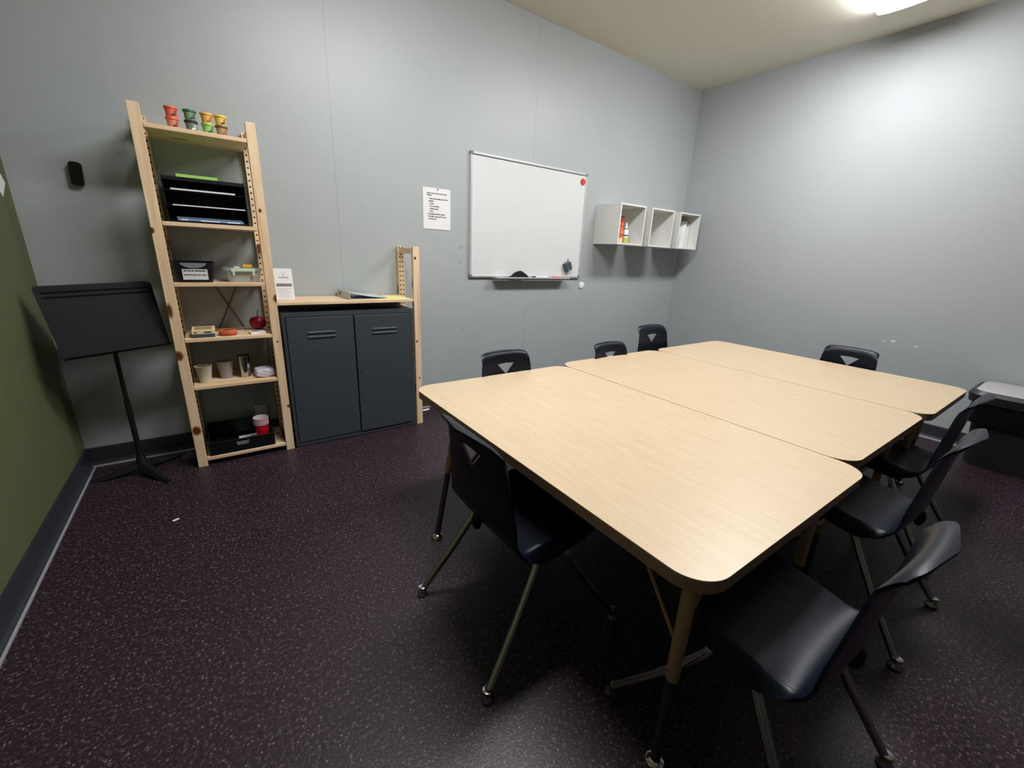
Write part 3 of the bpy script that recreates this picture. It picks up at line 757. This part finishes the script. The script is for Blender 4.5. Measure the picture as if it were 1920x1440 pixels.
# ------------------------------------------------------------ low shelf top: flyer, binder, yellow paper
t = thing('flyer', 'white leaflet with logo and dark band standing behind the tall shelf post', 'leaflet', (1.045, -.18, .905))
FM = Matrix.Translation((1.040, -.185, .906)) @ Matrix.Rotation(A_(-5), 4, 'Z') @ Matrix.Rotation(A_(76), 4, 'X')
bm = B(); box(bm, -.048, .048, 0, .182, -.0015, 0); rot(bm, FM); obj('sheet', bm, 'paper', t)
bm = B(); box(bm, -.046, .046, .001, .150, -.060, -.058); rot(bm, FM @ Matrix.Rotation(A_(-20), 4, 'X')); obj('easel', bm, 'clear', t)
bm = B(); box(bm, -.040, .040, .078, .093, .0002, .0006); rot(bm, FM); obj('dark_band', bm, 'ink', t)
text_mesh('TIPS & SUPPORT', .0105, 'paper', 'lettering', t, FM @ Matrix.Translation((-.037, .0815, .0007)))
bm = B()
tube(bm, [(.022*math.cos(a), .140+.020*math.sin(a), .0008) for a in [A_(15+15*k) for k in range(11)]], .0004, 6)
tube(bm, [(0, .138, .0008), (0, .150, .0008)], .0022, 8); rot(bm, FM); obj('logo', bm, 'inkl', t)
bm = B(); box(bm, -.026, .026, .126, .132, .0002, .0006); rot(bm, FM); obj('logo_text', bm, 'inkl', t)
bm = B()
for i in range(7): box(bm, -.036, .036-.01*(i % 3), .012+i*.0085, .0136+i*.0085, .0002, .0005)
rot(bm, FM); obj('small_print', bm, 'inkl', t)
bx, by = 1.385, -.275
t = thing('ring_binder', 'pale grey ring binder lying on the low pine shelf, cover sagging', 'binder', (1.52, -.14, .9055))
BMx = Matrix.Translation((1.385, -.268, .9058)) @ Matrix.Rotation(A_(4), 4, 'Z')
bm = B(); box(bm, 0, .003, 0, .245, 0, .046, bev=.001); rot(bm, BMx)
sp_ = obj('spine', bm, 'binder', t)
bm = B(); box(bm, -.0008, 0, .17, .20, .012, .034); rot(bm, BMx); obj('spine_label', bm, 'dgrey', sp_)
bm = B(); box(bm, .003, .245, 0, .245, 0, .0025); rot(bm, BMx); obj('back_cover', bm, 'binder', t)
bm = B(); N = 12
for k in range(N+1):
    x = .003+.242*k/N; z = .0435-(.036)*math.sin(min(1, k/N)*pi/2)**.9
    for yy in (0, .245):
        bm.verts.new((x, yy, z)); bm.verts.new((x, yy, z+.0025))
bm.verts.ensure_lookup_table(); V = bm.verts
for k in range(N):
    a, b = 4*k, 4*k+4
    bm.faces.new((V[a], V[b], V[b+2], V[a+2])); bm.faces.new((V[a+1], V[a+3], V[b+3], V[b+1]))
    bm.faces.new((V[a], V[a+1], V[b+1], V[b])); bm.faces.new((V[a+2], V[b+2], V[b+3], V[a+3]))
bm.faces.new((V[0], V[2], V[3], V[1])); q = 4*N; bm.faces.new((V[q], V[q+1], V[q+3], V[q+2]))
rot(bm, BMx); obj('front_cover', bm, 'binder', t, smooth=True)
bm = B()
for yy in (.03, .12, .21): tube(bm, [(.012+.011+.011*math.cos(a), yy, .014+.011*math.sin(a)) for a in [2*pi*k/12 for k in range(13)]], .0014, 6)
rot(bm, BMx); obj('ring', bm, 'chrome', t)
bm = B(); pts = [(1.56, -.300), (1.772, -.304), (1.780, -.08), (1.60, -.03)]
prism(bm, pts, .9053, .9057)
single('yellow_paper', 'pale yellow sheets of paper under the ring binder', 'paper', bm, 'yellow', (1.68, -.18, .9053))

# ------------------------------------------------------------ wall things
t = thing('wall_sign', 'white printed notice pinned to the grey wall left of whiteboard', 'notice', (2.108, -.001, 1.512))
SM = Matrix.Translation((2.108, -.0015, 1.512)) @ Matrix.Rotation(A_(90), 4, 'X')
bm = B(); box(bm, -.108, .108, -.140, .138, 0, .002); rot(bm, SM); obj('sheet', bm, 'paper', t)
bm = B(); tube(bm, [(2.115, -.004, 1.642), (2.115, -.012, 1.645)], .004, 10); obj('push_pin', bm, 'greyp', t)
NM = SM @ Matrix.Translation((0, 0, .0024))
text_mesh('Please follow these rules when\nleaving:', .0125, 'ink', 'heading', t, NM @ Matrix.Translation((-.078, .098, .001)), .0002)
for s_, x, y in (('1. Wipe down table and return', -.072, .062), ('supplies:', -.066, .046), ('a. Pens', -.060, .029), ('b. Dry markers', -.060, .012), ('c. Blank paper', -.060, -.005),
                 ('d. Etc.', -.060, -.022), ('2. Straighten table & chairs', -.072, -.040), ('3. Notify someone if you are', -.072, -.057), ('the last one.', -.066, -.073)):
    text_mesh(s_, .0125, 'ink', 'text_line', t, NM @ Matrix.Translation((x, y, .001)), .0003)
wx0, wx1, wz0, wz1 = 2.374, 3.571, 1.033, 1.934
t = thing('whiteboard', 'silver framed whiteboard with pen tray on the grey wall', 'whiteboard', ((wx0+wx1)/2, -.002, wz0))
bm = B(); box(bm, wx0+.012, wx1-.012, -.016, -.001, wz0+.012, wz1-.012); obj('board_surface', bm, 'board', t)
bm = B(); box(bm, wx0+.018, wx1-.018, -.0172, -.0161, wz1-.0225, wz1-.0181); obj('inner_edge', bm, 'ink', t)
for a in ((wx0, wx1, wz0, wz0+.018), (wx0, wx1, wz1-.018, wz1), (wx0, wx0+.018, wz0+.018, wz1-.018), (wx1-.018, wx1, wz0+.018, wz1-.018)):
    bm = B(); box(bm, a[0]+.001, a[1]-.001, -.022, -.0005, a[2]+.0003, a[3]-.0003, bev=.002); obj('frame_rail', bm, 'alu', t)
for x in (wx0, wx1-.024):
    for z in (wz0, wz1-.024):
        bm = B(); box(bm, x-.001, x+.025, -.0235, -.0003, z-.001, z+.025, bev=.004); obj('frame_corner', bm, 'greyp', t)
bm = B(); box(bm, 2.59, 3.385, -.088, -.0225, 1.029, 1.032); box(bm, 2.59, 3.385, -.0905, -.088, 1.029, 1.040)
for x in (2.59, 3.383): box(bm, x, x+.002, -.088, -.0225, 1.032, 1.040)
obj('pen_tray', bm, 'alu', t)
bm = B()
tube(bm, [(3.515, -.0165, 1.862), (3.515, -.0245, 1.862)], .026, 28)
single('magnet', 'round red magnet at the upper right of whiteboard', 'magnet', bm, 'red', (3.515, -.02, 1.862), smooth=True)
t = thing('magnetic_holder', 'small slate grey block stuck to whiteboard at lower right', 'marker holder', (3.40, -.0165, 1.10))
HM = Matrix.Translation((3.395, -.0168, 1.135)) @ Matrix.Rotation(A_(-22), 4, 'Y')
bm = B(); box(bm, -.036, .036, -.042, 0, -.038, .038, bev=.006); rot(bm, HM); hb = obj('holder_body', bm, 'dgrey', t)
bm = B(); tube(bm, [(-.012, -.0425, -.022), (-.012, -.0445, -.022)], .009, 14); rot(bm, HM); obj('screw', bm, 'greyp', hb)
bm = B(); tube(bm, [(.018, -.02, .0385), (.022, -.022, .062)], .006, 10); rot(bm, HM)
single('marker', 'marker standing in the slate grey block on whiteboard', 'marker', bm, 'greyp', (3.42, -.035, 1.17), smooth=True)
bm = B()                                                             # folded black cloth on the tray
N = 20; ring0 = []
for k in range(N+1):
    u = k/N; x = 2.735+.190*u; h = .052*math.sin(pi*min(1, max(0, (u-.08)/.92)))**.7+.006 if u > .08 else .008
    for j, (yy, zz) in enumerate(((-.084, 0), (-.078, h*.7), (-.060, h), (-.040, h*.8), (-.030, 0))):
        ring0.append(bm.verts.new((x, yy+.002*math.sin(k*1.3), 1.0325+zz+.002*math.sin(k*2.1+j))if zz else (x, yy, 1.0325)))
for k in range(N):
    for j in range(5):
        a = k*5+j; b = k*5+(j+1) % 5
        bm.faces.new((ring0[a], ring0[b], ring0[b+5], ring0[a+5]))
bm.faces.new(ring0[:5][::-1]); bm.faces.new(ring0[-5:])
single('eraser_cloth', 'black eraser cloth heaped on the whiteboard pen tray', 'cloth', bm, 'cloth', (2.83, -.055, 1.0325), smooth=True)
def pen(x0, x1, y, body, cap, label):
    t = thing('marker', label, 'marker', ((x0+x1)/2, y, 1.0325), 'markers on the whiteboard pen tray')
    bm = B(); tube(bm, [(x0+.03, y, 1.041), (x1, y, 1.041)], .0078, 14); obj('barrel', bm, body, t, smooth=True)
    bm = B(); tube(bm, [(x0, y, 1.041), (x0+.033, y, 1.041)], .0084, 14); obj('cap', bm, cap, t, smooth=True)
pen(2.965, 3.075, -.072, 'paper', 'ink', 'white marker with black cap nearest the black cloth')
pen(3.055, 3.16, -.048, 'paper', 'ink', 'white marker with black cap behind the first marker on the tray')
pen(3.20, 3.335, -.070, 'pink', 'orange', 'orange and pink marker at the right end of the tray')
bm = B(); bmesh.ops.create_uvsphere(bm, u_segments=20, v_segments=10, radius=1)
for v in bm.verts:
    r = 1+.08*math.sin(v.co.x*7)+.06*math.sin(v.co.z*9)
    v.co = Vector((3.628+v.co.x*.037*r, -.004+v.co.y*.006, .963+v.co.z*.032*r))
single('wall_putty', 'white round putty blob on the wall under the whiteboard corner', 'putty', bm, 'putty', (3.628, -.001, .963), smooth=True)
# cubes
for i, (x0, lab) in enumerate(((3.733, 'white open wall cube holding orange tubs, leftmost of three'), (4.172, 'empty white open wall cube, middle of three'), (4.618, 'white open wall cube in the corner holding a paper roll'))):
    x1 = x0+.347; z0, z1 = 1.350, 1.697; y0, y1 = -.30, -.0005; th = .014
    t = thing('wall_cube', lab, 'wall shelf', ((x0+x1)/2, -.15, z0), 'white wall cubes')
    bm = B(); box(bm, x0, x0+th, y0, y1, z0, z1); box(bm, x1-th, x1, y0, y1, z0, z1); box(bm, x0+th, x1-th, y0, y1, z0, z0+th); box(bm, x0+th, x1-th, y0, y1, z1-th, z1)
    obj('cube_frame', bm, 'white', t)
    bm = B(); box(bm, x0+th, x1-th, y1-.006, y1, z0+th, z1-th); obj('back_panel', bm, 'white', t)
zc = 1.3645
def flat_tub(x, y, z, r, h, m, mlid, label, mk=None):
    t = thing('stacked_tub', label, 'tub', (x, y, z), 'tubs stacked in the first wall cube')
    bm = B(); lathe(bm, [(r*.9, z), (r, z+h*.8)], x, y, 24); obj('tub_body', bm, m, t, smooth=True)
    bm = B(); lathe(bm, [(r*1.05, z+h*.8), (r*1.05, z+h*.96), (r*.98, z+h*.99)], x, y, 24); obj('tub_lid', bm, mlid, t, smooth=True)
X_, Y_ = 3.815, -.245
z = zc
for m, ml, h, lab in (('card', 'card', .042, 'pale printed tub at the base of the stack in wall cube'), ('orange', 'red', .036, 'red-orange tub directly above the pale printed tub'),
                  ('pink', 'orange', .036, 'salmon tub, third up in the wall cube stack'), ('orange', 'red', .036, 'red-orange tub, fourth up in the wall cube stack'),
                  ('orange', 'red', .034, 'red-orange tub, fifth up in the wall cube stack'), ('tinr', 'blackg', .040, 'rust tub with black lid topping the wall cube stack')):
    flat_tub(X_, Y_, z, .030, h, m, ml, lab); z += h
t = thing('glue_bottle', 'clear glue bottle with white nozzle and yellowish base in wall cube', 'bottle', (3.905, -.235, zc))
bm = B(); lathe(bm, [(.020, zc+.0003), (.026, zc+.003), (.026, zc+.050)], 3.905, -.235, 24); obj('bottle_base', bm, 'glue', t, smooth=True)
bm = B(); lathe(bm, [(.026, zc+.050), (.026, zc+.105), (.022, zc+.118), (.016, zc+.122)], 3.905, -.235, 24); bb = obj('bottle_label', bm, 'paper', t, smooth=True)
bm = B(); lathe(bm, [(.0264, zc+.062), (.0264, zc+.074)], 3.905, -.235, 24, cap=False); obj('label_band', bm, 'dgrey', bb, smooth=True)
bm = B(); lathe(bm, [(.018, zc+.122), (.018, zc+.128)], 3.905, -.235, 24); obj('collar', bm, 'dgrey', t, smooth=True)
bm = B(); lathe(bm, [(.014, zc+.128), (.011, zc+.150), (.006, zc+.178), (.004, zc+.182)], 3.905, -.235, 20); obj('nozzle', bm, 'paper', t, smooth=True)
t = thing('paper_roll', 'tall white paper towel roll inside the corner wall cube', 'paper roll', (4.875, -.14, zc))
bm = B(); lathe(bm, [(.060, zc+.0003), (.062, zc+.004), (.062, zc+.262), (.060, zc+.265), (.020, zc+.265), (.020, zc+.02)], 4.875, -.14, 40); obj('roll_paper', bm, 'paper', t, smooth=True)
bm = B(); box(bm, 4.937-.002, 4.938, -.20, -.13, zc+.003, zc+.25); obj('loose_sheet', bm, 'paper', t)
bm = B(); box(bm, 4.700, 4.745, -.275, -.235, zc+.0003, zc+.062, bev=.002)
single('small_box', 'small white box in front of paper roll in corner cube', 'box', bm, 'paper', (4.72, -.255, zc))
# black wall device
t = thing('wall_dispenser', 'glossy black rounded device on the grey wall left of shelves', 'wall device', (.236, -.001, 1.495))
DM = Matrix.Translation((.236, -.0005, 1.496)) @ Matrix.Rotation(A_(3), 4, 'Y')
bm = B(); prism(bm, rrect(-.023, .023, -.052, .052, .014, 6), 0, .026)
rot(bm, Matrix.Rotation(A_(90), 4, 'X')); rot(bm, DM); obj('device_body', bm, 'blackg', t, smooth=True)
bm = B(); prism(bm, rrect(-.019, .019, -.047, .047, .011, 6), .0262, .029); rot(bm, Matrix.Rotation(A_(90), 4, 'X')); rot(bm, DM); obj('device_cover', bm, 'blackg', t, smooth=True)
# paper corner on the green wall
bm = B(); box(bm, 0, .001, -.05, .05, -.05, .05); rot(bm, Matrix.Translation((.0005, -.115, 1.432)) @ Matrix.Rotation(A_(40), 4, 'X'))
single('paper_note', 'white paper corner on the green wall at the left picture edge', 'paper', bm, 'paper', (.0005, -.115, 1.432))

# ------------------------------------------------------------ music stand
t = thing('music_stand', 'black music stand in the corner beside the green wall', 'music stand', (.255, -.225, 0))
TL, TR, BL, BR = Vector((.052, -.325, 1.000)), Vector((.436, -.17, 1.012)), Vector((.113, -.432, .690)), Vector((.474, -.275, .703))
nrm = (TR-TL).cross(BL-TL).normalized()
if nrm.y > 0: nrm = -nrm
bm = B(); NX, NY = 24, 24
def dp(u, v):
    p = TL.lerp(TR, u).lerp(BL.lerp(BR, u), v)
    off = 0
    for v0 in (.10, .165): off += .004*math.exp(-((v-v0)/.012)**2)*(1 if .03 < u < .97 else 0)
    r = .05; du = min(u, 1-u); dv = v
    if du < r and dv < r and v < .5:                               # rounded upper corners
        dd = math.hypot(r-du, r-dv)
        if dd > r:
            k = r/dd; du2 = r-(r-du)*k; dv2 = r-(r-dv)*k
            uu = du2 if u < .5 else 1-du2; p = TL.lerp(TR, uu).lerp(BL.lerp(BR, uu), dv2)
    return p-nrm*off
us = [0, .01, .02, .03, .05]+[.05+.9*k/16 for k in range(1, 17)]+[.97, .98, .99, 1]
vs_ = [0, .01, .02, .03, .05, .085, .095, .10, .105, .115, .15, .16, .165, .17, .18]+[.18+.82*k/10 for k in range(1, 11)]
F = [[bm.verts.new(dp(u, v)) for u in us] for v in vs_]; K = [[bm.verts.new(dp(u, v)-nrm*.003) for u in us] for v in vs_]
for j in range(len(vs_)-1):
    for i in range(len(us)-1):
        bm.faces.new((F[j][i], F[j][i+1], F[j+1][i+1], F[j+1][i])); bm.faces.new((K[j][i], K[j+1][i], K[j+1][i+1], K[j][i+1]))
for e_ in [(F[0], K[0]), (F[-1], K[-1]), ([r[0] for r in F], [r[0] for r in K]), ([r[-1] for r in F], [r[-1] for r in K])]:
    for i in range(len(e_[0])-1): bm.faces.new((e_[0][i], e_[0][i+1], e_[1][i+1], e_[1][i]))
obj('desk', bm, 'stand', t, smooth=20)
bm = B()
d1 = (BR-BL).normalized()
a = [BL, BR, BR+nrm*.045, BL+nrm*.045]; vv = [bm.verts.new(p) for p in a]+[bm.verts.new(p-Vector((0, 0, .003))) for p in a]
for f in ((0, 1, 2, 3), (7, 6, 5, 4), (0, 4, 5, 1), (1, 5, 6, 2), (2, 6, 7, 3), (3, 7, 4, 0)): bm.faces.new([vv[i] for i in f])
obj('ledge', bm, 'stand', t)
pc = (.250, -.225)
bm = B(); tube(bm, [(pc[0], pc[1], .06), (pc[0], pc[1], .42)], .0125, 16); tube(bm, [(pc[0], pc[1], .40), (pc[0], pc[1], .80)], .0095, 14); obj('pole', bm, 'black', t, smooth=True)
bm = B(); c_ = (TL+TR+BL+BR)/4-nrm*.012; tube(bm, [(pc[0], pc[1], .80), c_], .012, 12); obj('tilt_bracket', bm, 'black', t, smooth=True)
bm = B(); lathe(bm, [(.028, .030), (.030, .05), (.020, .085), (.015, .11)], pc[0], pc[1], 20); obj('hub', bm, 'black', t, smooth=True)
for ax_, ay_ in ((.040, -.232), (.368, -.421), (.425, -.06)):
    d = Vector((ax_-pc[0], ay_-pc[1], 0)); L = d.length; d.normalize(); sd = Vector((-d.y, d.x, 0))
    bm = B(); N = 8; secs = []
    for k in range(N+1):
        u = k/N; c = Vector((pc[0], pc[1], 0))+d*(L*u); zt = .070*(1-u)**1.4+.012; zbm = max(0, .045*(1-u)**1.2-.001) if u < 1 else 0
        w_ = .022*(1-u)+.010
        secs.append([bm.verts.new(c+sd*w_+Vector((0, 0, zbm))), bm.verts.new(c-sd*w_+Vector((0, 0, zbm))), bm.verts.new(c-sd*w_*.4+Vector((0, 0, zt))), bm.verts.new(c+sd*w_*.4+Vector((0, 0, zt)))])
    for a, b in zip(secs, secs[1:]):
        for i in range(4): bm.faces.new((a[i], a[(i+1) % 4], b[(i+1) % 4], b[i]))
    bm.faces.new(secs[0][::-1]); bm.faces.new(secs[-1])
    obj('foot', bm, 'black', t, smooth=50)

# ------------------------------------------------------------ waste bin
t = thing('waste_bin', 'dark waste bin with light grey lid and black bag by right wall', 'waste bin', (4.82, -2.86, 0))
def loft(bm, secs, cap=True):
    rings = [[bm.verts.new((p[0], p[1], z)) for p in r_] for r_, z in secs]; n = len(rings[0])
    if cap: bm.faces.new(rings[0][::-1]); bm.faces.new(rings[-1])
    for a, b in zip(rings, rings[1:]):
        for i in range(n): bm.faces.new((a[i], a[(i+1) % n], b[(i+1) % n], b[i]))
bm = B(); loft(bm, [(rrect(4.72, 5.02, -3.03, -2.70, .04, 6), 0), (rrect(4.67, 5.045, -3.07, -2.66, .06, 6), .36), (rrect(4.66, 5.05, -3.08, -2.65, .06, 6), .43)])
obj('bin_body', bm, 'binb', t, smooth=True)
bm = B(); random.seed(9)
def wob(r_, a): return [(p[0]+random.uniform(-a, a), p[1]+random.uniform(-a, a)) for p in r_]
loft(bm, [(wob(rrect(4.645, 5.058, -3.09, -2.638, .06, 8), .005), .30), (wob(rrect(4.640, 5.060, -3.095, -2.635, .06, 8), .004), .36), (rrect(4.645, 5.058, -3.09, -2.640, .06, 8), .43), (rrect(4.652, 5.055, -3.085, -2.645, .06, 8), .436)], cap=False)
obj('bin_bag', bm, 'bag', t, smooth=True)
bm = B(); loft(bm, [(rrect(4.625, 5.066, -3.11, -2.622, .075, 8), .438), (rrect(4.615, 5.070, -3.12, -2.612, .08, 8), .490), (rrect(4.630, 5.066, -3.11, -2.625, .08, 8), .512)])
obj('lid_rim', bm, 'binb', t, smooth=True)
bm = B(); loft(bm, [(rrect(4.645, 5.060, -3.095, -2.640, .075, 8), .5125), (rrect(4.655, 5.055, -3.085, -2.650, .07, 8), .520)])
obj('lid_panel', bm, 'lid', t, smooth=True)

# ------------------------------------------------------------ litter on the floor
bm = B(); box(bm, -.012, .012, -.006, .006, .0005, .002); rot(bm, Matrix.Translation((.411, -.824, 0)) @ Matrix.Rotation(A_(30), 4, 'Z'))
single('paper_scrap', 'tiny white scrap on the open floor left of the chairs', 'scrap', bm, 'paper', (.411, -.824, .0005))
bm = B(); box(bm, -.03, .03, -.012, .012, .0005, .003); rot(bm, Matrix.Translation((1.96, -.075, 0)) @ Matrix.Rotation(A_(10), 4, 'Z'))
single('paper_scrap', 'small white tag on the floor beside the low pine post', 'scrap', bm, 'paper', (1.96, -.075, .0005))
for o in bpy.data.objects:
    if '_w' in o.keys(): del o['_w']
